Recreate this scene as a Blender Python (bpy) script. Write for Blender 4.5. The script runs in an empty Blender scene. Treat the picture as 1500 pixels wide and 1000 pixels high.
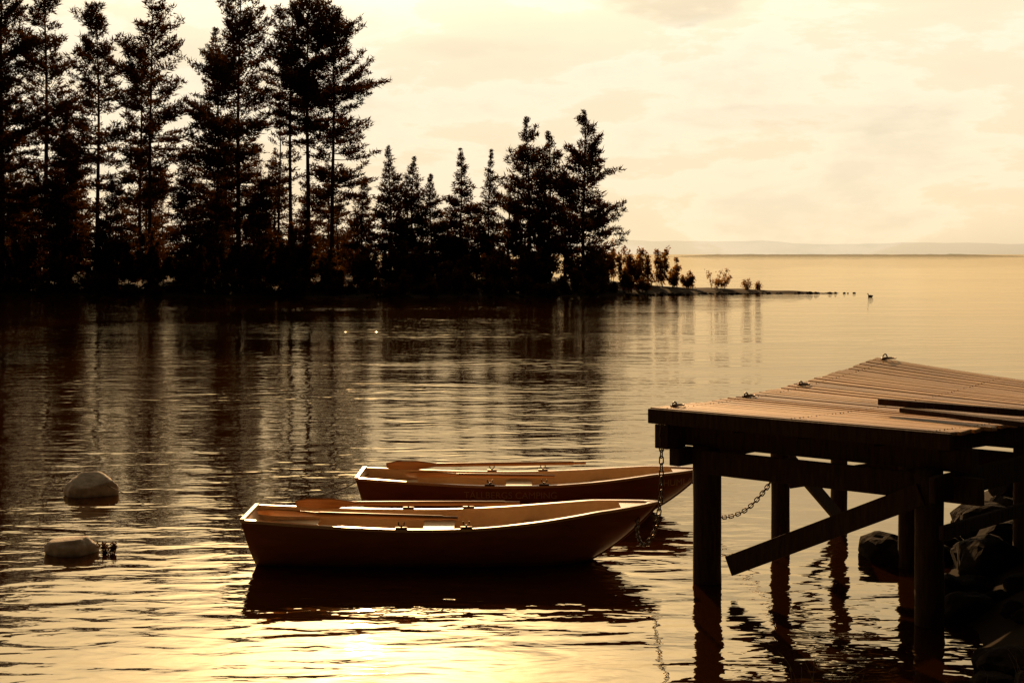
import bpy, math, random
import numpy as np
from mathutils import Vector, Matrix, noise
random.seed(4)
SC = bpy.context.scene
COL = SC.collection
SC.view_settings.view_transform='Standard'
SC.view_settings.look='None'
SC.view_settings.exposure=0
SUN_EL=math.radians(18.5); SUN_AZ=math.radians(-6.0)
SUN_DIR=Vector((math.sin(SUN_AZ)*math.cos(SUN_EL), math.cos(SUN_AZ)*math.cos(SUN_EL), math.sin(SUN_EL)))

# ---------------------------------------------------------------- node helpers
def new_mat(name):
    m=bpy.data.materials.new(name); m.use_nodes=True
    nt=m.node_tree; nt.nodes.clear()
    out=nt.nodes.new('ShaderNodeOutputMaterial')
    return m,nt,out
def N(nt,t,**kw):
    n=nt.nodes.new(t)
    for k,v in kw.items(): setattr(n,k,v)
    return n
def setin(n,d):
    for k,v in d.items():
        n.inputs[k].default_value=v
def math_n(nt,op,a,b=None,c=None):
    n=N(nt,'ShaderNodeMath',operation=op)
    for i,v in enumerate((a,b,c)):
        if v is None: continue
        if isinstance(v,(int,float)): n.inputs[i].default_value=v
        else: nt.links.new(v,n.inputs[i])
    return n.outputs[0]
def ramp(nt,src,stops):
    r=N(nt,'ShaderNodeValToRGB'); nt.links.new(src,r.inputs[0])
    el=r.color_ramp.elements
    while len(el)<len(stops): el.new(0.5)
    for e,(p,c) in zip(el,stops):
        e.position=p; e.color=(c[0],c[1],c[2],1)
    return r.outputs[0]

def mat_simple(name,c1,c2,scale=5,rough=0.7,bump=0.0,detail=6,stretch=(1,1,1),spec=0.3,metal=0):
    m,nt,out=new_mat(name)
    tc=N(nt,'ShaderNodeTexCoord'); mp=N(nt,'ShaderNodeMapping'); mp.inputs['Scale'].default_value=stretch
    nt.links.new(tc.outputs['Object'],mp.inputs[0])
    nz=N(nt,'ShaderNodeTexNoise'); setin(nz,{'Scale':scale,'Detail':detail,'Roughness':0.6})
    nt.links.new(mp.outputs[0],nz.inputs['Vector'])
    col=ramp(nt,nz.outputs[0],[(0.3,c1),(0.7,c2)])
    p=N(nt,'ShaderNodeBsdfPrincipled'); setin(p,{'Roughness':rough,'Specular IOR Level':spec,'Metallic':metal})
    nt.links.new(col,p.inputs['Base Color'])
    if bump>0:
        b=N(nt,'ShaderNodeBump'); setin(b,{'Strength':1.0,'Distance':bump})
        nt.links.new(nz.outputs[0],b.inputs['Height']); nt.links.new(b.outputs[0],p.inputs['Normal'])
    nt.links.new(p.outputs[0],out.inputs[0])
    return m

def mat_leaf(name,c1,c2,trans=0.35,tcol=(0.12,0.07,0.01)):
    m,nt,out=new_mat(name)
    g=N(nt,'ShaderNodeNewGeometry')
    nz=N(nt,'ShaderNodeTexNoise'); setin(nz,{'Scale':0.9,'Detail':2})
    nt.links.new(g.outputs['Position'],nz.inputs['Vector'])
    col=ramp(nt,nz.outputs[0],[(0.35,c1),(0.65,c2)])
    d=N(nt,'ShaderNodeBsdfDiffuse'); nt.links.new(col,d.inputs[0])
    t=N(nt,'ShaderNodeBsdfTranslucent'); t.inputs[0].default_value=(*tcol,1)
    mx=N(nt,'ShaderNodeMixShader'); mx.inputs[0].default_value=trans
    nt.links.new(d.outputs[0],mx.inputs[1]); nt.links.new(t.outputs[0],mx.inputs[2])
    nt.links.new(mx.outputs[0],out.inputs[0])
    return m

M_needle=mat_leaf('needles',(0.030,0.020,0.005),(0.045,0.030,0.008),0.35,(0.085,0.028,0.002))
M_leaf=mat_leaf('leaves',(0.045,0.034,0.009),(0.07,0.048,0.013),0.55,(0.32,0.135,0.012))
M_leafd=mat_leaf('shade_toned_leaves',(0.035,0.024,0.006),(0.05,0.033,0.008),0.35,(0.11,0.038,0.003))  # leaves dulled in colour and translucency to look less backlit
M_bark=mat_simple('bark',(0.04,0.020,0.008),(0.08,0.038,0.014),4,0.9,0.02,stretch=(1,1,0.3),spec=0.1,detail=3)
M_soil=mat_simple('soil',(0.018,0.010,0.004),(0.032,0.020,0.009),0.6,0.95,0.0,spec=0.05)
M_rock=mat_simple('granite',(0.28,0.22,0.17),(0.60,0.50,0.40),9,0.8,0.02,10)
M_rockd=mat_simple('shade_dark_granite',(0.008,0.005,0.003),(0.024,0.015,0.008),7,0.95,0.03,10,spec=0.05)  # granite darkened in its base colour to stand in for backlit shade
M_metal=mat_simple('rusty_steel',(0.07,0.04,0.022),(0.15,0.09,0.05),40,0.45,0.0,metal=0.7)
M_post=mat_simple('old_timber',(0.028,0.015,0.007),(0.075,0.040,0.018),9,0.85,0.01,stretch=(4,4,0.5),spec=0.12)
M_inner=mat_simple('boat_interior',(0.62,0.44,0.26),(0.76,0.56,0.34),7,0.45,0.0)
M_trim=mat_simple('boat_trim',(0.50,0.31,0.16),(0.62,0.41,0.22),12,0.28,0.0,spec=0.7)
M_oar=mat_simple('oar_wood',(0.28,0.12,0.035),(0.45,0.21,0.065),10,0.4,0.0,stretch=(0.3,3,3),spec=0.5)
M_letter=mat_simple('lettering',(0.40,0.24,0.12),(0.46,0.28,0.15),20,0.6)
M_rope=mat_simple('rope',(0.12,0.08,0.04),(0.2,0.14,0.07),80,0.9)
M_duck=mat_simple('feathers',(0.05,0.035,0.025),(0.12,0.09,0.06),20,0.8)

def mat_hull():
    m,nt,out=new_mat('hull_paint_with_flare')
    tc=N(nt,'ShaderNodeTexCoord'); nz=N(nt,'ShaderNodeTexNoise'); setin(nz,{'Scale':3.0,'Detail':8,'Roughness':0.65})
    mp=N(nt,'ShaderNodeMapping'); mp.inputs['Scale'].default_value=(1,1,4)
    nt.links.new(tc.outputs['Object'],mp.inputs[0]); nt.links.new(mp.outputs[0],nz.inputs['Vector'])
    col=ramp(nt,nz.outputs[0],[(0.3,(0.15,0.038,0.004)),(0.7,(0.23,0.064,0.008))])  # orange lens flare glow mixed into the brown hull colour
    p=N(nt,'ShaderNodeBsdfPrincipled'); setin(p,{'Specular IOR Level':0.4})
    rr=ramp(nt,nz.outputs[0],[(0.3,(0.25,)*3),(0.7,(0.45,)*3)])
    nt.links.new(rr,p.inputs['Roughness'])
    nt.links.new(col,p.inputs['Base Color']); nt.links.new(p.outputs[0],out.inputs[0])
    return m
M_hull=mat_hull()

E1=Vector((0.768,-0.640,0)).normalized(); E2=Vector((0.69,0.724,0)).normalized()
def mat_deck():
    m,nt,out=new_mat('deck_wood')
    g=N(nt,'ShaderNodeTexCoord')
    mp=N(nt,'ShaderNodeMapping'); mp.inputs['Rotation'].default_value=(0,0,math.atan2(0.640,0.768))
    nt.links.new(g.outputs['Object'],mp.inputs[0])
    mp2=N(nt,'ShaderNodeMapping'); mp2.inputs['Scale'].default_value=(1.2,28,8)
    nt.links.new(mp.outputs[0],mp2.inputs[0])
    nz=N(nt,'ShaderNodeTexNoise'); setin(nz,{'Scale':2.0,'Detail':8,'Roughness':0.65}); nt.links.new(mp2.outputs[0],nz.inputs['Vector'])
    nb=N(nt,'ShaderNodeTexNoise'); setin(nb,{'Scale':1.6,'Detail':5}); nt.links.new(g.outputs['Object'],nb.inputs['Vector'])
    at=N(nt,'ShaderNodeAttribute'); at.attribute_name='tone'
    v=math_n(nt,'ADD',math_n(nt,'MULTIPLY',nz.outputs[0],0.5),math_n(nt,'MULTIPLY',nb.outputs[0],0.3))
    v=math_n(nt,'ADD',v,math_n(nt,'MULTIPLY',at.outputs['Fac'],0.26))
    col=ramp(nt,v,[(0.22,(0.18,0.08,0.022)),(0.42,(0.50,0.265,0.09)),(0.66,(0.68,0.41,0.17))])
    p=N(nt,'ShaderNodeBsdfPrincipled'); setin(p,{'Roughness':0.55,'Specular IOR Level':0.4})
    b=N(nt,'ShaderNodeBump'); setin(b,{'Strength':0.9,'Distance':0.006}); nt.links.new(nz.outputs[0],b.inputs['Height'])
    nt.links.new(b.outputs[0],p.inputs['Normal']); nt.links.new(col,p.inputs['Base Color']); nt.links.new(p.outputs[0],out.inputs[0])
    return m
M_deck=mat_deck()

# ---------------------------------------------------------------- mesh helpers
import bmesh
class MB:
    def __init__(s): s.v=[];s.f=[];s.m=[]
    def add(s,vs,fs,mi=0):
        o=len(s.v); s.v.extend([tuple(v) for v in vs]); s.f.extend([tuple(i+o for i in f) for f in fs]); s.m.extend([mi]*len(fs))
    def tube(s,pts,rad,n=8,mi=0,cap=True):
        pts=[Vector(p) for p in pts]; k=len(pts)
        if isinstance(rad,(int,float)): rad=[rad]*k
        vs=[];fs=[]
        for i,p in enumerate(pts):
            t=(pts[min(i+1,k-1)]-pts[max(i-1,0)]).normalized()
            a=t.cross(Vector((0,0,1)) if abs(t.z)<0.9 else Vector((1,0,0))).normalized(); b=t.cross(a)
            for j in range(n):
                an=2*math.pi*j/n
                vs.append(p+(a*math.cos(an)+b*math.sin(an))*rad[i])
        for i in range(k-1):
            for j in range(n):
                fs.append((i*n+j,i*n+(j+1)%n,(i+1)*n+(j+1)%n,(i+1)*n+j))
        if cap:
            fs.append(tuple(range(n))); fs.append(tuple((k-1)*n+j for j in range(n)))
        s.add(vs,fs,mi)
    def beam(s,p0,p1,w,h,mi=0,up=(0,0,1)):
        p0=Vector(p0);p1=Vector(p1);t=(p1-p0).normalized();up=Vector(up)
        a=t.cross(up).normalized(); b=a.cross(t).normalized()
        vs=[]
        for p in (p0,p1):
            for sa,sb in ((-1,-1),(1,-1),(1,1),(-1,1)): vs.append(p+a*sa*w/2+b*sb*h/2)
        s.add(vs,[(0,1,2,3),(4,5,6,7),(0,1,5,4),(1,2,6,5),(2,3,7,6),(3,0,4,7)],mi)
    def obj(s,name,mats,parent=None,smooth=False,bevel=0):
        me=bpy.data.meshes.new(name); me.from_pydata(s.v,[],s.f)
        for m in mats: me.materials.append(m)
        me.polygons.foreach_set('material_index',s.m)
        if smooth: me.polygons.foreach_set('use_smooth',[True]*len(me.polygons))
        bm=bmesh.new(); bm.from_mesh(me); bmesh.ops.recalc_face_normals(bm,faces=bm.faces); bm.to_mesh(me); bm.free()
        o=bpy.data.objects.new(name,me); COL.objects.link(o)
        if parent: o.parent=parent
        if bevel:
            md=o.modifiers.new('b','BEVEL'); md.width=bevel; md.segments=2; md.limit_method='ANGLE'
        return o
def empty(name,loc=(0,0,0),rot=(0,0,0)):
    e=bpy.data.objects.new(name,None); e.location=loc; e.rotation_euler=rot; e.empty_display_size=0.3; COL.objects.link(e); return e

def leaf_tris(rng,C,D,L,W):
    D=D/np.maximum(np.linalg.norm(D,axis=1,keepdims=True),1e-6)
    R=rng.normal(size=D.shape); S=np.cross(D,R); S/=np.maximum(np.linalg.norm(S,axis=1,keepdims=True),1e-6)
    a=C-S*W[:,None]/2; b=C+S*W[:,None]/2; c=C+D*L[:,None]
    return np.stack([a,b,c],1).reshape(-1,3)
def plant_obj(name,mb,leafV,mats,loc):
    nv=len(mb.v); wv=np.array(mb.v,dtype=np.float64).reshape(-1,3)
    V=np.vstack([wv,leafV]) if nv else leafV
    nt=len(leafV)//3
    loops=[i for f in mb.f for i in f]; tot=[len(f) for f in mb.f]
    loops=np.concatenate([np.array(loops,dtype=np.int32),np.arange(nt*3,dtype=np.int32)+nv])
    tot=np.concatenate([np.array(tot,dtype=np.int32),np.full(nt,3,dtype=np.int32)])
    st=np.concatenate([[0],np.cumsum(tot)[:-1]]).astype(np.int32)
    me=bpy.data.meshes.new(name)
    me.vertices.add(len(V)); me.vertices.foreach_set('co',V.astype(np.float32).ravel())
    me.loops.add(len(loops)); me.loops.foreach_set('vertex_index',loops)
    me.polygons.add(len(tot)); me.polygons.foreach_set('loop_start',st)
    for m in mats: me.materials.append(m)
    me.polygons.foreach_set('material_index',np.concatenate([np.zeros(len(mb.f),dtype=np.int32),np.ones(nt,dtype=np.int32)]))
    me.update(calc_edges=True)
    o=bpy.data.objects.new(name,me); o.location=loc; COL.objects.link(o); return o

def conifer_geo(H,crown0,prof,seed,tr=0.2,pine=True,dens=1.0,off=(0,0,0),mb=None,lean=0.0,leaf=1.0):
    rng=np.random.default_rng(seed)
    mb=mb or MB(); ox,oy,oz=off
    nseg=12; ph=rng.uniform(0,6.28)
    def trunk(z):
        t=z/H
        return np.array([ox+lean*t*H+0.18*math.sin(ph+t*5)*t, oy+0.1*math.cos(ph*2+t*4)*t, oz+z])
    mb.tube([trunk(H*i/nseg) for i in range(nseg+1)],[tr*(1-0.93*(i/nseg))+0.01 for i in range(nseg+1)],7)
    CC=[];DD=[];SS=[]
    ch=H-crown0
    gap=0.45 if pine else 0.32
    nwh=int(ch/gap)
    px=[p[0] for p in prof]; py=[p[1] for p in prof]
    lob=[(rng.uniform(0,6.28),rng.uniform(0.2,0.5)) for _ in range(10)]
    for w in range(nwh):
        t0=(w+0.3)/nwh
        if pine and rng.random()<0.10: continue
        k=int(rng.integers(4,9)*dens) if pine else int(rng.integers(5,8)*dens)
        la,lm=lob[int(t0*9.99)]
        for j in range(max(3,k)):
            t=min(0.985,max(0,t0+rng.normal(0,0.34/nwh)))
            z=crown0+ch*t
            az=rng.uniform(0,2*math.pi)
            R=np.interp(t,px,py)*(rng.uniform(0.5,1.15) if pine else rng.uniform(0.6,1.12))
            R*=1+lm*math.cos(az-la)*(1 if pine else 0.4)
            if rng.random()<0.1: R*=0.5
            el0=math.radians((-10+50*t**1.5+rng.normal(0,9)) if pine else (-14+55*t**2+rng.normal(0,8)))
            p=trunk(z); pts=[p]; nsg=5; el=el0
            for s in range(nsg):
                d=np.array([math.cos(az)*math.cos(el),math.sin(az)*math.cos(el),math.sin(el)])
                p=p+d*R/nsg; pts.append(p); el+=math.radians(6 if pine else 5); az+=rng.normal(0,0.09)
            r0=0.010+0.010*R
            mb.tube(pts,[r0*(1-0.8*i/nsg) for i in range(nsg+1)],3,cap=False)
            pts=np.array(pts)
            start=0.26 if pine else 0.08
            ns=max(2,int(R*(3.6 if pine else 4.0)))
            for q in range(ns):
                u=start+(1-start)*(q+rng.random()*0.8)/ns; u=min(u,0.999)
                i=int(u*nsg); fr=u*nsg-i; b=pts[i]*(1-fr)+pts[i+1]*fr
                dr=pts[i+1]-pts[i]; dr/=np.linalg.norm(dr)
                side=np.cross(dr,[0,0,1]); side/=max(1e-6,np.linalg.norm(side))
                for sg in (-1,1):
                    ln=(0.06+0.32*R*(1-u*0.75))*rng.uniform(0.5,1.2); ln=min(ln,1.2)
                    sd=dr*0.6+side*sg*0.8+np.array([0,0,rng.normal(0.12 if pine else -0.1,0.18)])
                    m=max(1,int(ln/0.34))
                    for c in range(m):
                        CC.append(b+sd*ln*(c+0.7)/m); DD.append(sd); SS.append(rng.uniform(0.75,1.2)*min(1,0.32+R*0.55))
            CC.append(pts[-1]); DD.append(pts[-1]-pts[-2]); SS.append(min(1,0.32+R*0.55))
    for q in range(5):
        CC.append(trunk(H-0.1-q*0.2)); DD.append(np.array([0,0,2.0])); SS.append(0.22+q*0.07)
    CC=np.array(CC);DD=np.array(DD);SS=np.array(SS)
    DD=DD/np.maximum(np.linalg.norm(DD,axis=1,keepdims=True),1e-6)
    K=max(4,int(6*leaf))
    S=np.repeat(SS,K)
    C=np.repeat(CC,K,0)+rng.normal(0,1,(len(CC)*K,3))*np.array([0.12,0.12,0.08])*S[:,None]
    D=np.repeat(DD,K,0)*0.75+rng.normal(0,0.55,C.shape)+np.array([0,0,0.15 if pine else -0.05])
    L=rng.uniform(0.24,0.50,len(C))*S; W=rng.uniform(0.06,0.15,len(C))*S
    return mb,leaf_tris(rng,C,D,L,W)

def pine(x,y,z,H,c0,prof,seed,**kw):
    mb,V=conifer_geo(H,c0,prof,seed,**kw)
    return plant_obj('pine_tree' if kw.get('pine',True) else 'spruce_tree',mb,V,[M_bark,M_needle],(x,y,z))

def shrub_geo(W,H,seed,off=(0,0,0),mb=None,dens=1.0,leaf=0.16):
    rng=np.random.default_rng(seed); mb=mb or MB(); o=np.array(off)
    CC=[]
    nst=int(7*max(1,W/2))
    for i in range(nst):
        az=rng.uniform(0,6.28); rr=rng.uniform(0,0.5)*W
        base=o+np.array([rng.normal(0,0.12*W),rng.normal(0,0.12*W),0])
        hh=H*rng.uniform(0.45,1.12)*(1-0.28*rr/(W*0.5+1e-6))
        tip=base+np.array([math.cos(az)*rr,math.sin(az)*rr,hh])
        mid=(base+tip)/2+np.array([0,0,0.12*H])
        mb.tube([base,mid,tip],[0.03,0.02,0.006],3,cap=False)
        nb=int(12*dens*H/2)+6
        for b in range(nb):
            u=rng.uniform(0.12,1.0)
            p=base*(1-u)**2+2*mid*u*(1-u)+tip*u*u
            d=rng.normal(0,1,3); d[2]=abs(d[2])*1.0; d/=np.linalg.norm(d)
            ln=rng.uniform(0.15,0.5)*(0.5+0.18*W)*(1.15-u*0.8)
            q=p+d*ln
            if b%3==0: mb.tube([p,q],[0.01,0.003],3,cap=False)
            for c in range(3): CC.append(p+(q-p)*(0.3+0.7*c/2))
    CC=np.array(CC); K=5
    C=np.repeat(CC,K,0)+rng.normal(0,0.085,(len(CC)*K,3))
    C[:,2]=np.maximum(C[:,2],o[2]+0.02)
    D=rng.normal(0,1,C.shape)
    L=rng.uniform(0.6,1.3,len(C))*leaf; Wd=L*rng.uniform(0.5,0.8,len(C))
    return mb,leaf_tris(rng,C,D,L,Wd)
def shrub(x,y,z,W,H,seed,name='shrub',mat=None,**kw):
    mb,V=shrub_geo(W,H,seed,**kw)
    return plant_obj(name,mb,V,[M_bark,mat or M_leaf],(x,y,z))

# ---------------------------------------------------------------- terrain (headland)
def yf(x):
    b=np.interp(x,[-140,-60,-30,-10,5,14,27],[112,113,108,104.5,107,112,116.0])
    return b+0.8*noise.noise((x*0.12,0,0))+0.3*noise.noise((x*0.6,3,0))
def yb(x): return np.interp(x,[-140,-5,6,14,20,27],[190,175,142,124,119,116.15])
def land_h(x,y):
    d=min(y-yf(x),yb(x)-y)
    h=np.interp(d,[-4,0,2,8,20],[-0.8,0.0,0.28,0.8,1.3])
    cap=np.interp(x,[-5,8,14,20,26,27],[1.4,0.8,0.4,0.25,0.10,0.0])
    h=min(h,cap)
    return h+0.12*noise.noise((x*0.5,y*0.5,1))*(1 if d>0 else 0)
mb=MB(); xs=np.concatenate([np.linspace(-140,-50,40),np.linspace(-49,28,200)]); ys=np.linspace(0,1,46)
vs=[];fs=[]
for x in xs:
    a,b=yf(x)-4,yb(x)+4
    for t in ys:
        y=a+(b-a)*t**1.6
        vs.append((x,y,land_h(x,y)))
n=len(ys)
for i in range(len(xs)-1):
    for j in range(n-1): fs.append((i*n+j,(i+1)*n+j,(i+1)*n+j+1,i*n+j+1))
mb.add(vs,fs); mb.obj('headland_ground',[M_soil],smooth=True)

# ---------------------------------------------------------------- trees
def sc(p,k): return [(a,b*k) for a,b in p]
PP=[(0,2.0),(0.15,2.9),(0.4,3.1),(0.65,2.8),(0.85,1.9),(0.95,0.9),(1,0.15)]
PN=[(0,1.5),(0.3,2.3),(0.6,2.1),(0.85,1.2),(1,0.12)]
PC=[(0,2.3),(0.2,2.1),(0.5,1.45),(0.8,0.62),(1,0.05)]
trees=[
 (-50.0,120,26,4,sc(PP,1.3),10,0.26,0,1.0),
 (-45.5,121,28,3,sc(PP,1.3),11,0.26,0,1.0),
 (-42.3,118,28.5,4,sc(PP,1.25),12,0.27,0,1.0),
 (-39.7,121,26.5,4,sc(PP,1.0),13,0.24,0,0.95),
 (-34.4,118,23.2,6,sc(PP,0.98),14,0.20,0,0.9),
 (-31.9,122,20.0,3,sc(PN,1.0),15,0.18,0,0.9),
 (-30.0,118,23.7,7,sc(PP,1.08),16,0.20,0,0.8),
 (-25.1,121,21.5,4,sc(PN,1.15),17,0.2,0,1.0),
 (-22.7,118,25.6,4.5,sc(PP,1.12),18,0.24,0.004,1.15),
 (-20.0,122,15,6,sc(PN,0.55),27,0.13,0,0.7),
 (-18.5,119,23.2,12.5,sc(PP,0.78),19,0.19,0,1.0),
 (-16.9,118,24.2,11.5,sc(PP,0.95),20,0.22,0,1.05),
 (-15.0,118.5,22.8,5.5,sc([(0,1.8),(0.2,2.9),(0.45,3.5),(0.62,3.8),(0.8,2.8),(0.93,1.5),(1,0.2)],1.0),21,0.2,0.003,1.15),
]
for x,y,H,c0,pr,sd,tr,ln,de in trees:
    pine(x,y,land_h(x,y)-0.1,H,c0,pr,sd,tr=tr,lean=ln,dens=de)
spr=[
 (-36.8,117.5,14,1.0,sc(PC,1.2),32),(-27.4,119.5,11.5,1.0,sc(PC,1.2),31),(-12.6,120,8.8,0.8,sc(PC,0.9),33),
 (-10.1,118,11.3,0.5,sc(PC,1.1),34),(-8.3,119,10.4,0.5,sc(PC,1.15),35),(-6.7,118,9.0,0.5,sc(PC,1.0),36),
 (-4.3,118,11.1,0.5,sc(PC,0.95),37),(-1.9,118.5,11.0,0.9,sc(PC,0.66),38),(-3.0,121,6.5,0.6,sc(PC,0.9),50),
 (-20.8,117.5,8.5,0.6,sc(PC,1.0),39),(-5.5,121,6,0.6,sc(PC,0.8),51),(-33.2,117.5,9,0.6,sc(PC,1.1),52),(-16.8,116.5,6.5,0.5,sc(PC,0.9),53),
]
for x,y,H,c0,pr,sd in spr:
    pine(x,y,land_h(x,y)-0.1,H,c0,pr,sd,tr=0.10,pine=False,dens=1.1)
PD=[(0,2.5),(0.25,2.7),(0.5,2.35),(0.75,1.45),(0.92,0.55),(1,0.06)]
for x,y,H,c0,pr,sd,de in [(1.35,118,13.8,1.0,sc(PD,1.05),41,1.5),(3.1,119,12.6,1.0,sc(PD,0.85),42,1.3),
                       (5.9,117.5,14.3,1.6,sc([(0,2.9),(0.15,3.4),(0.35,2.9),(0.6,2.0),(0.8,1.2),(1,0.06)],0.98),43,1.4),
                       (4.5,121,9.5,0.8,sc(PD,0.8),44,1.1),(-0.3,120.5,8.0,0.6,sc(PD,0.65),45,1.2)]:
    pine(x,y,land_h(x,y)-0.1,H,c0,pr,sd,tr=0.16,dens=de)

mb=MB(); LV=[]
rng=np.random.default_rng(5)
for i in range(28):
    x=-70+i*2.03+rng.normal(0,0.6); y=rng.uniform(132,155); H=rng.uniform(8,14)
    if x<-44: H*=1.3
    if x>-18: H*=0.55
    mb,V=conifer_geo(H,0.8,sc(PC,1.3),100+i,tr=0.14,pine=False,dens=0.7,off=(x,y,1.0),mb=mb,leaf=0.7); LV.append(V*1.0)
plant_obj('distant_trees',mb,np.vstack(LV),[M_bark,M_needle],(0,0,0))

k=0
for x in np.arange(-49,8,2.0):
    k+=1; y=yf(x)+rng.uniform(3.0,8); H=rng.uniform(2.2,5.5)
    if x>-14: H=rng.uniform(2.0,4.0)
    shrub(x+rng.normal(0,0.5),y,land_h(x,y)-0.05,rng.uniform(2.4,4),H,200+k,dens=0.9,leaf=0.25,mat=M_leafd)
mb=MB();LV=[]
for i,x in enumerate(np.arange(-60,11,1.0)):
    y=yf(x)+rng.uniform(0.6,2.4)
    mb,V=shrub_geo(rng.uniform(1.0,2.4),rng.uniform(0.5,1.9),400+i,off=(x,y,land_h(x,y)-0.05),mb=mb,dens=0.7,leaf=0.18); LV.append(V)
plant_obj('undergrowth',mb,np.vstack(LV),[M_bark,M_leafd],(0,0,0))
for i,(x,W,H) in enumerate([(8.2,2.8,3.6),(9.8,2.6,3.0),(11.2,2.4,2.8),(12.2,2.0,3.5),(13.4,2.0,2.2),(10.4,2.4,3.5),(14.4,1.6,1.4)]):
    y=(yf(x)+yb(x))/2-1; shrub(x,y,land_h(x,y)-0.05,W,H,300+i,dens=0.8,leaf=0.17)
shrub(16.9,116.5,0.15,2.4,2.1,320,dens=0.4,leaf=0.12)
shrub(19.3,116.8,0.12,0.9,1.1,321,dens=0.3,leaf=0.10)
shrub(20.2,116.8,0.12,0.5,0.8,322,dens=0.3,leaf=0.09)

# ---------------------------------------------------------------- rocks
def rock_into(mb,c,s,seed,sub=3,mi=0,rough=0.28):
    bm=bmesh.new(); bmesh.ops.create_icosphere(bm,subdivisions=sub,radius=1.0)
    rnd=random.Random(seed); rot=rnd.uniform(0,6.28) if rough>0.2 else rnd.uniform(-0.2,0.2); off=Vector((seed*1.37,seed*0.7,seed*2.1))
    planes=[(Vector((rnd.gauss(0,1),rnd.gauss(0,1),rnd.gauss(0,1))).normalized(),rnd.uniform(0.68,0.95)) for _ in range(9)]
    vs=[]
    for v in bm.verts:
        p=v.co.copy()
        p*=1+rough*noise.noise(p*1.1+off)+0.10*noise.noise(p*3+off)+0.03*noise.noise(p*9+off)
        for nn,dd in planes:
            e=p.dot(nn)-dd
            if e>0: p-=nn*e*0.92
        q=Vector((p.x*s[0],p.y*s[1],p.z*s[2])); q.rotate(Matrix.Rotation(rot,3,'Z'))
        vs.append(q+Vector(c))
    fs=[tuple(v.index for v in f.verts) for f in bm.faces]
    bm.free(); mb.add(vs,fs,mi)
for (c,s,sd) in [((-5.60,18.95,0.03),(0.36,0.30,0.28),3),((-4.72,15.25,0.03),(0.29,0.22,0.18),8)]:
    mb=MB(); rock_into(mb,c,s,sd,4,rough=0.12); mb.obj('granite_boulder',[M_rock],smooth=True)
mb=MB(); R=random.Random(9)
for i in range(170):
    x=R.uniform(-50,26) if i<80 else R.uniform(10,26.5); y=yf(x)+R.uniform(-0.3,1.0)*(1 if x<16 else 0.4)
    s=R.uniform(0.08,0.3)*(1 if x<18 else 0.7); rock_into(mb,(x,y,max(0.0,land_h(x,y))+0.01),(s,s*0.8,s*0.5),i,1)
for x,s in [(27.1,0.12),(27.4,0.08),(27.9,0.13)]: rock_into(mb,(x,116,0.02),(s,s,s*0.6),int(x*10),2)
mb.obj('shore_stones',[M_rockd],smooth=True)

def bank_x(y): return np.interp(y,[-10,2,7,9,11,13,16,20,26,30],[2.5,2.2,2.6,3.0,3.6,4.0,4.9,6.6,10,14])
def bank_h(x,y):
    d=x-bank_x(y)
    return float(np.interp(d,[-2,0,0.6,2.5,6,20],[-0.9,-0.05,0.25,0.75,1.1,1.6]))+0.10*noise.noise((x*1.3,y*1.3,0))
mb=MB(); vs=[];fs=[]; ysb=np.linspace(-10,30,110); us=np.linspace(0,1,60)
for y in ysb:
    for u in us:
        x=bank_x(y)-2+u**1.5*28; vs.append((x,y,bank_h(x,y)))
n=len(us)
for i in range(len(ysb)-1):
    for j in range(n-1): fs.append((i*n+j,i*n+j+1,(i+1)*n+j+1,(i+1)*n+j))
mb.add(vs,fs); mb.obj('bank_ground',[M_soil],smooth=True)
mb=MB(); R=random.Random(21)
for i in range(190):
    y=R.uniform(7.5,18); x=bank_x(y)+R.uniform(-0.15,2.8); s=R.uniform(0.12,0.34)
    if y<9.5: s*=0.8
    rock_into(mb,(x,y,max(-0.02,bank_h(x,y))+s*0.1),(s,s*R.uniform(0.7,1),s*R.uniform(0.5,0.8)),500+i,3)
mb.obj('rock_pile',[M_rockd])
mb=MB()
rock_into(mb,(3.95,14.9,0.06),(0.42,0.30,0.24),77,4)
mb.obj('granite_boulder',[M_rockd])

# grass stalks
mb=MB(); R=random.Random(5)
def blade(b,h,lean,az,w=0.004,seed=False):
    pts=[]
    for i in range(8):
        t=i/7; pts.append(Vector(b)+Vector((math.cos(az)*lean*t*t,math.sin(az)*lean*t*t,h*t-0.25*lean*t**3)))
    mb.tube(pts,[w*(1-0.75*i/7) for i in range(8)],4)
    if seed:
        mb.tube([pts[-1]+ (pts[-1]-pts[-2])*q for q in (-0.6,0.2,1.0)],[w*0.6,w*2.0,w*0.4],5)
for i in range(18):
    blade((R.uniform(2.0,2.6),R.uniform(10.2,10.7),-0.04),R.uniform(0.14,0.30),R.uniform(0.04,0.2),R.uniform(0,6.28),0.004,i%3==0)
for i in range(110):
    y=R.uniform(9.2,10.9); x=bank_x(y)+R.uniform(-0.1,1.5)
    blade((x,y,bank_h(x,y)-0.03),R.uniform(0.1,0.34),R.uniform(0.03,0.2),R.uniform(0,6.28),0.004)
M_grass=mat_simple('dry_grass',(0.10,0.07,0.02),(0.22,0.15,0.05),10,0.7)
mb.obj('grass',[M_grass])

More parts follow.
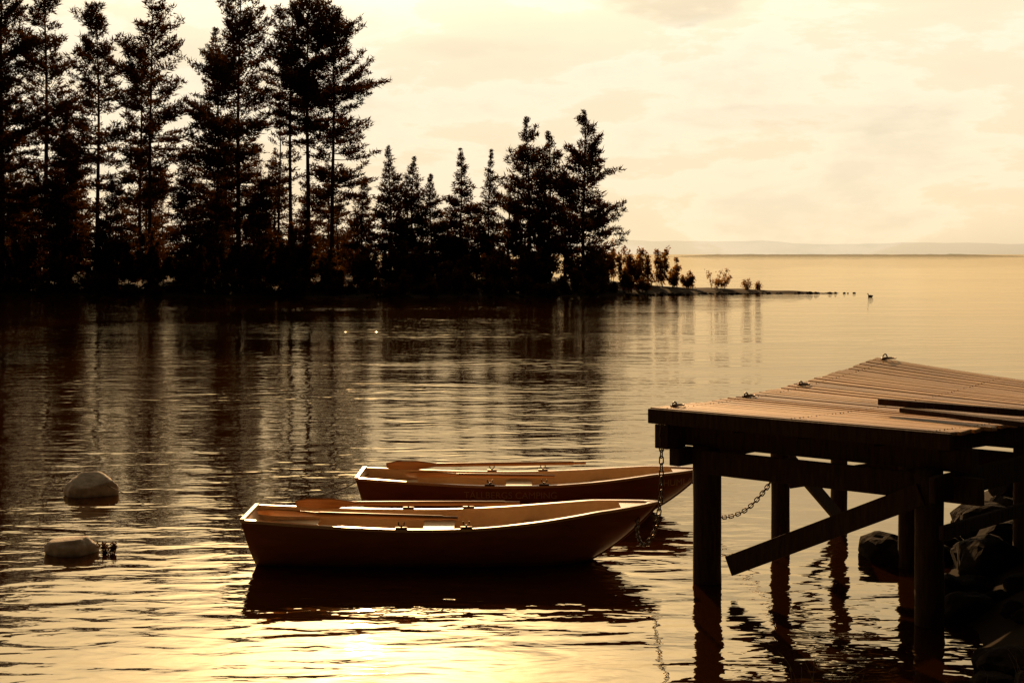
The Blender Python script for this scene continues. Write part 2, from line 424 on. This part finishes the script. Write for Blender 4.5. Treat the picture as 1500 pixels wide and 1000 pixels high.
rng2=np.random.default_rng(3)
mb=MB(); C=[]
for i in range(9):
    a=rng2.uniform(0,6.28); e=rng2.uniform(0.05,0.14)
    tip=np.array([math.cos(a)*e,math.sin(a)*e*0.7,rng2.uniform(0.02,0.11)])
    mb.tube([(0,0,-0.05),tip*0.5+np.array([0,0,0.02]),tip],[0.006,0.005,0.003],4)
    for q in range(3): C.append(tip*(0.6+0.2*q))
C=np.repeat(np.array(C),6,0)+rng2.normal(0,0.015,(27*6,3))
V=leaf_tris(rng2,C,rng2.normal(0,1,C.shape),np.full(len(C),0.045),np.full(len(C),0.025))
plant_obj('water_plant',mb,V,[M_bark,M_needle],(-4.33,15.25,0.0))

# ---------------------------------------------------------------- rowing boats
def make_boat(loc,rotz,letters,L=4.15,rise=0.11,zk=1.0):
    root=empty('rowing_boat',loc,(0,0,rotz))
    def half(s): return 0.84*float(np.interp(s,[0,0.15,0.35,0.55,0.7,0.8,0.88,0.94,0.98,1.0],[0.53,0.62,0.70,0.70,0.62,0.50,0.36,0.21,0.08,0.012]))
    def gun(s): return (0.49-0.075*math.sin(math.pi*min(1,s*1.2))+rise*max(0,(s-0.45)/0.55)**1.8)*zk
    def keel(s):
        k=-0.13
        if s>0.70: k+=(gun(1.0)+0.13)*((s-0.70)/0.30)**1.9
        return min(k,gun(s)-0.004)
    def shp(v): return (1-(1-v)**2.3)**0.6
    def smooth_half(s):
        return sum(half(min(1,max(0,s+o)))*w for o,w in ((-0.03,.25),(0,.5),(0.03,.25))) if s<0.96 else half(s)
    def pt(s,v,side,ins=0.0):
        b=max(0.0,smooth_half(s)-ins); kz=keel(s)+ins*0.8; g=gun(s)
        kz=min(kz,g)
        z=kz+(g-kz)*v
        x=s*L - 0.16*v*(1-s)**5
        if ins: x=min(x+ins*(1-s)**6, L-ins*2.5)
        return Vector((x,side*b*shp(v),z))
    S=[i/56 for i in range(57)]; Vv=[(i/14)**1.6 for i in range(15)]
    mb=MB()
    def skin(ins,mi):
        vs=[];fs=[]
        ring=[( -1,v) for v in reversed(Vv)]+[(1,v) for v in Vv[1:]]
        for s in S:
            for sd,v in ring: vs.append(pt(s,v,sd,ins))
        n=len(ring)
        for i in range(len(S)-1):
            for j in range(n-1): fs.append((i*n+j,(i+1)*n+j,(i+1)*n+j+1,i*n+j+1))
        fs.append(tuple(range(n)))
        mb.add(vs,fs,mi)
    skin(0,0); mb.obj('hull',[M_hull],root,smooth=True)
    mb=MB(); skin(0.035,0); mb.obj('inner_skin',[M_inner],root,smooth=True)
    mb=MB()
    for sd in (-1,1):
        vs=[];fs=[]
        for s in S:
            a=pt(s,1,sd); b=pt(s,1,sd,0.045)
            o=a+Vector((0,sd*0.014,0))
            vs+= [o+Vector((0,0,-0.016)),o+Vector((0,0,0.012)),b+Vector((0,0,0.012)),b+Vector((0,0,-0.02))]
        for i in range(len(S)-1):
            for j in range(4): fs.append((i*4+j,i*4+(j+1)%4,(i+1)*4+(j+1)%4,(i+1)*4+j))
        fs+=[(0,1,2,3)]
        mb.add(vs,fs)
    mb.obj('gunwale',[M_trim],root,smooth=False)
    mb=MB(); a=pt(0,1,-1); b=pt(0,1,1)
    mb.beam(a+Vector((0.012,-0.01,0.004)),b+Vector((0.012,0.01,0.004)),0.05,0.035)
    mb.obj('transom_cap',[M_trim],root,bevel=0.006)
    mb=MB(); mb.tube([pt(s,0,1)+Vector((0.004,0,-0.008)) for s in S[6:]],0.014,6); mb.obj('keel_strip',[M_hull],root,smooth=True)
    mb=MB(); vs=[];fs=[]
    for s in S[1:48]:
        z=0.07; kz=keel(s)+0.03
        v=max(0.0,min(1,(z-kz)/(gun(s)-kz))); w=max(0.02,(smooth_half(s)-0.03)*shp(v)) if z>kz else 0.01
        for sd in (-1,1): vs.append((s*L,sd*w,z))
    for i in range(46): fs.append((2*i,2*i+1,2*i+3,2*i+2))
    mb.add(vs,fs); mb.obj('floor',[M_inner],root)
    mb=MB()
    def thwart(s0,s1,z):
        pts=[]
        for s in (s0,s1):
            kz=keel(s)+0.03; v=(z-kz)/(gun(s)-kz); w=(smooth_half(s)-0.03)*shp(v)
            pts.append((s*L,w))
        vs=[]
        for x,w in pts:
            for sd in (-1,1):
                for dz in (-0.03,0): vs.append((x,sd*w,z+dz))
        mb.add(vs,[(0,1,3,2),(4,5,7,6),(0,1,5,4),(2,3,7,6),(1,3,7,5),(0,2,6,4)])
        x0=pts[0][0];w=pts[0][1]*0.8
        mb.add([(x0+0.03,-w,z-0.03),(x0+0.03,w,z-0.03),(x0+0.03,w*0.9,0.07),(x0+0.03,-w*0.9,0.07)],[(0,1,2,3)])
    thwart(0.012,0.13,0.34*zk); thwart(0.40,0.48,0.31*zk); thwart(0.66,0.73,0.32*zk)
    mb.obj('thwarts',[M_inner],root,bevel=0.004)
    mb=MB(); vs=[];fs=[]
    for s in [0.9+0.098*i/6 for i in range(7)]:
        g=gun(s)-0.006; w=max(0.01,smooth_half(s)-0.02); vs+=[(s*L,-w,g),(s*L,w,g)]
    for i in range(6): fs.append((2*i,2*i+1,2*i+3,2*i+2))
    mb.add(vs,fs); mb.obj('breasthook',[M_trim],root)
    mb=MB()
    for sd in (-1,1):
        for s in (0.36,0.515):
            p=pt(s,1,sd,0.01)
            mb.beam(p+Vector((-0.06,0,0.02)),p+Vector((0.06,0,0.02)),0.05,0.02)
            mb.tube([p+Vector((0,0,-0.05)),p+Vector((0,0,0.05))],0.01,8)
            arc=[p+Vector((0.03*math.cos(a),0,0.07+0.03*math.sin(a))) for a in np.linspace(math.pi*0.85,math.pi*2.15,12)]
            mb.tube(arc,0.007,6)
    mb.obj('oarlocks',[M_metal],root,smooth=True)
    mb=MB(); p=pt(0.955,0,1)+Vector((0.02,0,0.03))
    mb.tube([p+Vector((0.03*math.cos(a),0,0.03*math.sin(a))) for a in np.linspace(0,2*math.pi,14)],0.006,6); mb.obj('bow_ring',[M_metal],root)
    for txt,s0,z0,size in letters:
        cu=bpy.data.curves.new('t','FONT'); cu.body=txt; cu.size=size
        to=bpy.data.objects.new('t',cu); COL.objects.link(to)
        dg=bpy.context.evaluated_depsgraph_get(); me=bpy.data.meshes.new_from_object(to.evaluated_get(dg))
        bpy.data.objects.remove(to)
        for v in me.vertices:
            x=s0*L+v.co.x; z=z0+v.co.y; s=x/L
            kz=keel(s); vv=max(0,min(1,(z-kz)/(gun(s)-kz)))
            v.co=(x,-smooth_half(s)*shp(vv)-0.012,z)
        me.materials.clear(); me.materials.append(M_letter)
        o=bpy.data.objects.new('lettering',me); COL.objects.link(o); o.parent=root
    return root,pt
make_boat((-2.60,14.90,0.0),math.radians(0.6),[])
make_boat((-1.74,17.75,0.0),math.radians(-0.5),[("TÄLLBERGS CAMPING",0.28,0.255,0.115),("HUMLAN",0.865,0.36,0.115)],rise=0.07,zk=0.95)

def oar(blade_end,handle_end,roll=0.0):
    a=Vector(blade_end);b=Vector(handle_end);d=(b-a);Ln=d.length;t=d.normalized()
    root=empty('wooden_oar')
    side=t.cross(Vector((0,0,1))).normalized(); up=side.cross(t)
    side2=side*math.cos(roll)+up*math.sin(roll); up2=-side*math.sin(roll)+up*math.cos(roll)
    mb=MB(); bl=0.66; vs=[];fs=[]; nn=14
    for i in range(nn+1):
        u=i/nn; w=0.085*min(1,(0.35+u*3))**0.6*(1 if u<0.6 else (1-(u-0.6)/0.4*0.75)); th=0.006+0.012*u
        c=a+t*bl*u
        for k in range(8):
            an=2*math.pi*k/8; vs.append(c+side2*w*math.cos(an)+up2*th*math.sin(an))
    for i in range(nn):
        for k in range(8): fs.append((i*8+k,i*8+(k+1)%8,(i+1)*8+(k+1)%8,(i+1)*8+k))
    fs.append(tuple(range(8)))
    mb.add(vs,fs); mb.obj('blade',[M_oar],root,smooth=True)
    mb=MB(); mb.tube([a+t*bl*0.8,a+t*bl,a+t*(Ln-0.16),a+t*(Ln-0.15),a+t*Ln],[0.014,0.025,0.025,0.018,0.018],10); mb.obj('shaft',[M_oar],root,smooth=True)
oar((-2.28,15.0,0.57),(0.08,14.86,0.60),0.9)
oar((-2.62,14.62,0.55),(-0.55,14.44,0.52),0.6)
oar((-1.58,17.9,0.54),(0.92,17.72,0.60),0.9)
oar((-1.30,17.45,0.50),(0.52,17.36,0.49),0.6)

# ---------------------------------------------------------------- dock
A=Vector((1.38,13.9,0)); WU=2.97; LV_=4.42
def deckP(u,v,dz=0.0):
    p=A+E1*(u*WU)+E2*(v*LV_)
    vv=max(v,0)
    p.z=1.70+0.25*vv**1.7*max(0,1-u)**1.3-0.045*math.sin(math.pi*min(1,vv))+dz
    return p
dock=empty('wooden_dock')
mb=MB(); tones=[]; R=random.Random(3)
npl=31
for i in range(npl):
    v0=i/npl+0.0028; v1=(i+1)/npl-0.0028
    ua=-0.012+R.uniform(-0.006,0.004); ub=1.01+R.uniform(-0.01,0.012); dz=R.uniform(-0.004,0.004); tl=R.uniform(-0.004,0.004)
    vs=[];fs=[]; ns=12; ph=R.uniform(0,6)
    for k in range(ns+1):
        u=ua+(ub-ua)*k/ns; wob=0.0009*math.sin(ph+u*5)
        for vv,th,tt in ((v0+wob,0,tl),(v1+wob,0,-tl),(v1+wob,-0.034,-tl),(v0+wob,-0.034,tl)):
            vs.append(deckP(u,vv,th+dz+tt))
    for k in range(ns):
        for j in range(4): fs.append((k*4+j,k*4+(j+1)%4,(k+1)*4+(j+1)%4,(k+1)*4+j))
    fs+=[(0,1,2,3),tuple(ns*4+j for j in (0,1,2,3))]
    mb.add(vs,fs); tones+= [R.uniform(-0.5,0.5)]*len(vs)
o=mb.obj('deck_planks',[M_deck],dock)
at=o.data.attributes.new('tone','FLOAT','POINT'); at.data.foreach_set('value',tones)
md=o.modifiers.new('b','BEVEL'); md.width=0.006; md.segments=1; md.limit_method='ANGLE'; md.angle_limit=math.radians(50)
def loc(e1,e2,z): p=A+E1*e1+E2*e2; p.z=z; return p
def skirt(mb,fn,n,top,bot,thick):
    pts=[fn(i/n) for i in range(n+1)]
    vs=[];fs=[]
    for p,nrm in pts:
        vs+=[p+Vector((0,0,top)),p+nrm*thick+Vector((0,0,top)),p+nrm*thick+Vector((0,0,bot)),p+Vector((0,0,bot))]
    for i in range(n):
        for j in range(4): fs.append((i*4+j,i*4+(j+1)%4,(i+1)*4+(j+1)%4,(i+1)*4+j))
    fs+=[(0,1,2,3),tuple(n*4+j for j in range(4))]
    mb.add(vs,fs)
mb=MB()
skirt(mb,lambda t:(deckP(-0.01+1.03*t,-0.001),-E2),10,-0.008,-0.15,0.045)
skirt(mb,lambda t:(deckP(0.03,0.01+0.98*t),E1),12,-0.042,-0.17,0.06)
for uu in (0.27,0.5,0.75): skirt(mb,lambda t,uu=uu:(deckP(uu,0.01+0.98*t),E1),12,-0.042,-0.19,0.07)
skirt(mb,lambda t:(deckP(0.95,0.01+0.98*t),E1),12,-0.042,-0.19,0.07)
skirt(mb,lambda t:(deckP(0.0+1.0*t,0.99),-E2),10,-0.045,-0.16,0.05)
for e2,z in ((0.37,1.42),(2.2,1.42),(3.98,1.44)):
    mb.beam(loc(0.10,e2,z),loc(3.05,e2,z),0.16,0.20)
mb.beam(loc(0.42,0.20,1.19),loc(3.2,0.20,1.19),0.06,0.23)
mb.beam(loc(0.0,2.36,1.15),loc(3.1,2.36,1.15),0.06,0.2)
mb.beam(loc(0.23,0.45,1.24),loc(0.05,4.2,1.24),0.06,0.2)
mb.beam(loc(2.92,-0.15,1.22),loc(2.92,4.3,1.22),0.06,0.22)
mb.beam(loc(2.98,-0.1,0.86),loc(2.98,4.3,0.86),0.05,0.12)
mb.beam(loc(0.10,-0.01,1.425),loc(0.10,0.28,1.425),0.16,0.235)
mb.beam(loc(0.17,0.10,1.22),loc(0.17,0.36,1.22),0.12,0.17)
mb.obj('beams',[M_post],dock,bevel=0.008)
mb=MB(); R=random.Random(8)
def post(p,r,zt,zb=-1.0):
    pts=[];rs=[]
    for i in range(9):
        t=i/8; pts.append(Vector((p.x+R.uniform(-.006,.006),p.y+R.uniform(-.006,.006),zb+(zt-zb)*t))); rs.append(r*(1.03-0.06*t)*R.uniform(0.98,1.02))
    mb.tube(pts,rs,14)
post(Vector((1.91,13.9,0)),0.14,1.335)
post(Vector((2.92,15.5,0)),0.10,1.34)
post(Vector((3.92,17.05,0)),0.10,1.40)
post(Vector((3.61,12.3,0)),0.125,1.34)
post(loc(2.7,2.2,0),0.12,1.34); post(loc(2.7,4.0,0),0.12,1.34); post(loc(1.5,2.2,0),0.10,1.33)
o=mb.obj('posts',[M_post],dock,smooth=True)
mb=MB()
mb.beam((2.08,13.60,0.22),(3.52,12.22,1.14),0.05,0.19)
mb.beam((3.05,15.65,0.95),(3.86,16.85,0.10),0.05,0.16)
mb.beam((2.98,15.3,0.75),(4.6,14.5,1.15),0.05,0.14)
mb.obj('braces',[M_post],dock,bevel=0.006)
mb=MB()
for v,s in ((0.05,1.0),(0.33,1.0),(0.57,1.0),(0.985,1.6)):
    b=deckP(0.02,v)
    mb.beam(b+Vector((0,0,0.008)),b+E2*0.09*s+Vector((0,0,0.008)),0.05,0.012)
    mb.tube([b+E2*(0.04*s)+Vector((0,0,0.01))+ (E2*math.cos(a)+Vector((0,0,1))*math.sin(a))*0.035*s for a in np.linspace(0,math.pi,10)],0.008,6)
    mb.tube([b+E2*(0.04*s)+E1*0.05+Vector((0,0,0.02))+ (E2*math.cos(a)+E1*math.sin(a))*0.05*s for a in np.linspace(0,2*math.pi,16)],0.008,6)
mb.obj('mooring_rings',[M_metal],dock,smooth=True)
mb=MB()
for i in range(npl):
    for uu in (0.045,0.5,0.965):
        for q in (0.3,0.7):
            b=deckP(uu,(i+q)/npl)
            mb.tube([b+Vector((0,0,-0.002)),b+Vector((0,0,0.005))],0.006,6)
mb.obj('nails',[M_metal],dock)
mb=MB(); mb.beam((3.52,13.60,1.79),(5.6,11.72,1.79),0.10,0.06); mb.obj('loose_timber',[M_post],bevel=0.006)
mb=MB(); mb.beam((3.66,13.30,1.745),(4.42,12.16,1.745),0.12,0.045); mb.obj('loose_timber',[M_post],bevel=0.006)

def chain(path,name='mooring_chain',pitch=0.056,lw=0.021,lr=0.0068):
    pts=[Vector(p) for p in path]
    dense=[]
    for i in range(len(pts)-1):
        p0=pts[max(i-1,0)];p1=pts[i];p2=pts[i+1];p3=pts[min(i+2,len(pts)-1)]
        for k in range(30):
            t=k/30; dense.append(0.5*((2*p1)+(p2-p0)*t+(2*p0-5*p1+4*p2-p3)*t*t+(3*p1-p0-3*p2+p3)*t**3))
    dense.append(pts[-1])
    out=[dense[0]];acc=0
    for a,b in zip(dense,dense[1:]):
        acc+=(b-a).length
        if acc>=pitch: out.append(b);acc=0
    mb=MB()
    for i in range(len(out)-1):
        c=(out[i]+out[i+1])/2; t=(out[i+1]-out[i]).normalized()
        a=t.cross(Vector((0.3,1,0.1))).normalized(); b=t.cross(a)
        s=a if i%2==0 else b
        s=(s+0.25*(b if i%2==0 else -a)).normalized()
        loop=[]
        hl=pitch*0.64-lw+lr
        for an in np.linspace(0,2*math.pi,17)[:-1]:
            loop.append(c+s*lw*math.cos(an)+t*(lw*math.sin(an)+(hl if math.sin(an)>=0 else -hl)))
        loop.append(loop[0]); mb.tube(loop,lr,6,cap=False)
    return mb.obj(name,[M_metal],smooth=True)
chain([(1.452,13.82,1.60),(1.455,13.85,1.2),(1.452,13.9,0.80),(1.40,14.0,0.46),(1.31,14.2,0.30),(1.28,14.6,0.36),(1.33,14.90,0.50)])
chain([(2.86,15.40,0.86),(2.78,15.6,0.62),(2.60,15.95,0.32),(2.38,16.35,0.18),(2.26,16.9,0.24),(2.24,17.6,0.40)])

def rope(path,r=0.008):
    mb=MB(); pts=[Vector(p) for p in path]; d=[]
    for i in range(len(pts)-1):
        p0=pts[max(i-1,0)];p1=pts[i];p2=pts[i+1];p3=pts[min(i+2,len(pts)-1)]
        for k in range(10):
            t=k/10; d.append(0.5*((2*p1)+(p2-p0)*t+(2*p0-5*p1+4*p2-p3)*t*t+(3*p1-p0-3*p2+p3)*t**3))
    d.append(pts[-1]); mb.tube(d,r,6); mb.obj('mooring_rope',[M_rope],smooth=True)
rope([(-1.80,17.85,0.44),(-2.1,18.0,0.25),(-2.5,18.3,0.08),(-2.9,18.7,-0.05)])
rope([(-5.35,18.8,0.14),(-5.1,18.55,0.10),(-4.8,18.3,0.03),(-4.6,18.1,-0.05)],0.006)

dk=MB()
dk.tube([(-0.24,0,0.10),(-0.17,0,0.08),(-0.08,0,0.05),(0.03,0,0.05),(0.12,0,0.06),(0.17,0,0.08)],[0.01,0.05,0.10,0.11,0.08,0.03],10)
dk.tube([(0.11,0,0.06),(0.15,0,0.14),(0.155,0,0.20),(0.17,0,0.235),(0.20,0,0.24),(0.225,0,0.235),(0.27,0,0.225)],[0.06,0.035,0.028,0.042,0.04,0.02,0.008],10)
o=dk.obj('duck',[M_duck],smooth=True); o.location=(26.7,106,0.0); o.rotation_euler=(0,0,math.radians(190))

# ---------------------------------------------------------------- far hills
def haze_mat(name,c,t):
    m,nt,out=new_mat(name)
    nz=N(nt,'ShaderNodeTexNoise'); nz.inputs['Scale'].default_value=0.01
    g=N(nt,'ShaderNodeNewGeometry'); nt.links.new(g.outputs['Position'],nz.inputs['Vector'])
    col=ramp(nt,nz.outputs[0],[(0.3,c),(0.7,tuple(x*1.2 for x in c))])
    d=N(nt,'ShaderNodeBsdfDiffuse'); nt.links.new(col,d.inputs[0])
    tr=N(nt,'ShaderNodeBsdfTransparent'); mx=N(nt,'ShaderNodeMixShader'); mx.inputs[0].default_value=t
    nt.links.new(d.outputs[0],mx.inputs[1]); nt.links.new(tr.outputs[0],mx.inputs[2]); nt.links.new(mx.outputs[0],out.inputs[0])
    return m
def ridge(name,x0,x1,y,dep,hf,mat,n=260):
    mb=MB(); vs=[];fs=[]
    for i in range(n+1):
        x=x0+(x1-x0)*i/n; h=hf(x)
        vs+=[(x,y,-1),(x,y+dep*0.4,h),(x,y+dep,-1)]
    for i in range(n):
        for j in range(2): fs.append((i*3+j,(i+1)*3+j,(i+1)*3+j+1,i*3+j+1))
    mb.add(vs,fs); mb.obj(name,[mat],smooth=True)
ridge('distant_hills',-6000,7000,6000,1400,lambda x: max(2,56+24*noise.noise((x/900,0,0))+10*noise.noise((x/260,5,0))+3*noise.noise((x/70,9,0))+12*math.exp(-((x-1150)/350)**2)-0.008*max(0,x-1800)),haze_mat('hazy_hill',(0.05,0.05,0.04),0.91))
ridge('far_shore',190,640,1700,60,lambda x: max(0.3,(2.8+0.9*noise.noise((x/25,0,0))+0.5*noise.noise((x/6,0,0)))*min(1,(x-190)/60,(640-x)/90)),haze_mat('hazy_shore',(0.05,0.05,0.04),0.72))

# ---------------------------------------------------------------- water
def mat_water():
    m,nt,out=new_mat('lake_water')
    g=N(nt,'ShaderNodeNewGeometry')
    def wave(scale,sx,sy,rot,detail,rough,dist=0.0):
        mp=N(nt,'ShaderNodeMapping'); mp.inputs['Rotation'].default_value=(0,0,math.radians(rot)); mp.inputs['Scale'].default_value=(sx,sy,1)
        nt.links.new(g.outputs['Position'],mp.inputs[0])
        z=N(nt,'ShaderNodeTexNoise'); setin(z,{'Scale':scale,'Detail':detail,'Roughness':rough,'Distortion':dist}); nt.links.new(mp.outputs[0],z.inputs['Vector'])
        return z.outputs[0]
    w1=wave(0.55,0.6,1.5,4,2,0.5,0.3)
    w2=wave(2.3,0.55,1.3,-8,2,0.45,0.4)
    w3=wave(0.16,1,1,20,1,0.5)
    w4=wave(6.5,0.7,1.2,12,2,0.5,0.3)
    pt=wave(0.07,0.6,1.6,0,2,0.5)
    pm=ramp(nt,pt,[(0.38,(0.4,)*3),(0.62,(1.15,)*3)])
    h=math_n(nt,'ADD',math_n(nt,'MULTIPLY',w1,0.042),math_n(nt,'MULTIPLY',w2,0.022))
    h=math_n(nt,'ADD',h,math_n(nt,'MULTIPLY',w4,0.0036))
    h=math_n(nt,'MULTIPLY',h,pm)
    h=math_n(nt,'ADD',h,math_n(nt,'MULTIPLY',w3,0.03))
    b=N(nt,'ShaderNodeBump'); setin(b,{'Strength':1.0,'Distance':1.0}); nt.links.new(h,b.inputs['Height'])
    gl=N(nt,'ShaderNodeBsdfGlossy'); setin(gl,{'Color':(1.0,0.82,0.56,1),'Roughness':0.02}); nt.links.new(b.outputs[0],gl.inputs['Normal'])
    df=N(nt,'ShaderNodeBsdfDiffuse'); df.inputs[0].default_value=(0.022,0.0065,0.0008,1)  # brown lake body, with orange flare warmth put into the colour
    fr=N(nt,'ShaderNodeFresnel'); fr.inputs['IOR'].default_value=3.8; nt.links.new(b.outputs[0],fr.inputs['Normal'])
    mx=N(nt,'ShaderNodeMixShader'); nt.links.new(fr.outputs[0],mx.inputs[0]); nt.links.new(df.outputs[0],mx.inputs[1]); nt.links.new(gl.outputs[0],mx.inputs[2])
    nt.links.new(mx.outputs[0],out.inputs[0]); return m
mb=MB(); q=9000
mb.add([(-q,-60,0),(q,-60,0),(q,q,0),(-q,q,0)],[(0,1,2,3)])
mb.obj('lake_water',[mat_water()])

# ---------------------------------------------------------------- world
w=bpy.data.worlds.new('World'); SC.world=w; w.use_nodes=True; nt=w.node_tree; nt.nodes.clear()
out=N(nt,'ShaderNodeOutputWorld'); bg=N(nt,'ShaderNodeBackground'); nt.links.new(bg.outputs[0],out.inputs[0])
sky=N(nt,'ShaderNodeTexSky'); sky.sky_type='NISHITA'; sky.sun_disc=False; sky.sun_elevation=SUN_EL; sky.sun_rotation=SUN_AZ
sky.air_density=1.0; sky.dust_density=3.0; sky.ozone_density=1.0
tc=N(nt,'ShaderNodeTexCoord')
bw=N(nt,'ShaderNodeRGBToBW'); nt.links.new(sky.outputs[0],bw.inputs[0])
lum=math_n(nt,'MULTIPLY',math_n(nt,'SUBTRACT',1.0,math_n(nt,'EXPONENT',math_n(nt,'MULTIPLY',bw.outputs[0],-0.34))),11.0)
sep=N(nt,'ShaderNodeSeparateXYZ'); nt.links.new(tc.outputs['Generated'],sep.inputs[0])
warm=ramp(nt,sep.outputs[2],[(0.0,(1.0,0.79,0.50)),(0.06,(1.0,0.82,0.56)),(0.14,(1.0,0.86,0.62)),(0.22,(1.0,0.86,0.62)),(0.6,(1.0,0.77,0.46))])
vm=N(nt,'ShaderNodeVectorMath',operation='MULTIPLY'); nt.links.new(warm,vm.inputs[0]); nt.links.new(lum,vm.inputs[1])
mp=N(nt,'ShaderNodeMapping'); mp.inputs['Scale'].default_value=(1,1,3.0); mp.inputs['Location'].default_value=(0.3,0,0.35); nt.links.new(tc.outputs['Generated'],mp.inputs[0])
c1=N(nt,'ShaderNodeTexNoise'); setin(c1,{'Scale':6.5,'Detail':8,'Roughness':0.6,'Distortion':0.15}); nt.links.new(mp.outputs[0],c1.inputs['Vector'])
cl=ramp(nt,c1.outputs[0],[(0.38,(0.91,0.90,0.89)),(0.49,(0.94,0.93,0.92)),(0.53,(1.0,1.01,1.05)),(0.58,(0.97,0.99,1.03)),(0.66,(0.89,0.91,0.94)),(0.78,(0.84,0.87,0.90))])
vm2=N(nt,'ShaderNodeVectorMath',operation='MULTIPLY'); nt.links.new(vm.outputs[0],vm2.inputs[0]); nt.links.new(cl,vm2.inputs[1])
def cloud(src,az,el,wa,we,amt):
    yy=math_n(nt,'MAXIMUM',sep.outputs[1],0.05)
    u=math_n(nt,'DIVIDE',sep.outputs[0],yy); v=math_n(nt,'DIVIDE',sep.outputs[2],yy)
    du=math_n(nt,'DIVIDE',math_n(nt,'SUBTRACT',u,az),wa); dv=math_n(nt,'DIVIDE',math_n(nt,'SUBTRACT',v,el),we)
    d2=math_n(nt,'ADD',math_n(nt,'MULTIPLY',du,du),math_n(nt,'MULTIPLY',dv,dv))
    f=math_n(nt,'SUBTRACT',math_n(nt,'ADD',1.0,math_n(nt,'MULTIPLY',math_n(nt,'SUBTRACT',c1.outputs[0],0.5),5.0)),d2)
    r=N(nt,'ShaderNodeMapRange',interpolation_type='SMOOTHSTEP'); setin(r,{'From Min':0.0,'From Max':0.7,'To Min':1.0,'To Max':1.0-amt}); nt.links.new(f,r.inputs['Value'])
    s=N(nt,'ShaderNodeVectorMath',operation='SCALE'); nt.links.new(src,s.inputs[0]); nt.links.new(r.outputs[0],s.inputs['Scale']); return s.outputs[0]
src=vm2.outputs[0]
src=cloud(src,0.115,0.178,0.060,0.020,0.22)
src=cloud(src,-0.02,0.145,0.070,0.012,0.08)
src=cloud(src,0.21,0.095,0.10,0.010,0.05)
dp=N(nt,'ShaderNodeVectorMath',operation='DOT_PRODUCT'); nt.links.new(tc.outputs['Generated'],dp.inputs[0]); dp.inputs[1].default_value=SUN_DIR
mr=N(nt,'ShaderNodeMapRange',interpolation_type='SMOOTHSTEP'); setin(mr,{'From Min':0.1,'From Max':0.82,'To Min':0.035,'To Max':1.0}); nt.links.new(dp.outputs['Value'],mr.inputs['Value'])
vm3=N(nt,'ShaderNodeVectorMath',operation='SCALE'); nt.links.new(src,vm3.inputs[0]); nt.links.new(mr.outputs[0],vm3.inputs['Scale'])
dc=math_n(nt,'MAXIMUM',dp.outputs['Value'],0.0)
a1=math_n(nt,'ADD',math_n(nt,'MULTIPLY',math_n(nt,'POWER',dc,200.0),70.0),math_n(nt,'MULTIPLY',math_n(nt,'POWER',dc,18.0),15.0))
hz=N(nt,'ShaderNodeMapRange',interpolation_type='SMOOTHSTEP'); setin(hz,{'From Min':0.12,'From Max':0.31,'To Min':0.0,'To Max':1.0}); nt.links.new(sep.outputs[2],hz.inputs['Value'])
a1=math_n(nt,'MULTIPLY',a1,hz.outputs[0])
au=N(nt,'ShaderNodeVectorMath',operation='SCALE'); au.inputs[0].default_value=(1.0,0.78,0.46); nt.links.new(a1,au.inputs['Scale'])
ad=N(nt,'ShaderNodeVectorMath',operation='ADD'); nt.links.new(vm3.outputs[0],ad.inputs[0]); nt.links.new(au.outputs[0],ad.inputs[1])
nt.links.new(ad.outputs[0],bg.inputs[0]); bg.inputs[1].default_value=0.1

sl=bpy.data.lights.new('sun','SUN'); sl.energy=5.0; sl.angle=math.radians(0.53); sl.color=(1.0,0.58,0.25)
so=bpy.data.objects.new('sun',sl); COL.objects.link(so); so.rotation_euler=(-SUN_DIR).to_track_quat('-Z','Y').to_euler(); so.location=(0,0,40)

cam=bpy.data.cameras.new('camera'); cam.lens=50; cam.sensor_width=36; cam.shift_y=-128/1500; cam.clip_end=20000; cam.clip_start=0.1
co=bpy.data.objects.new('camera',cam); COL.objects.link(co); co.location=(0,0,3.2); co.rotation_euler=(math.radians(90),0,0)
SC.camera=co
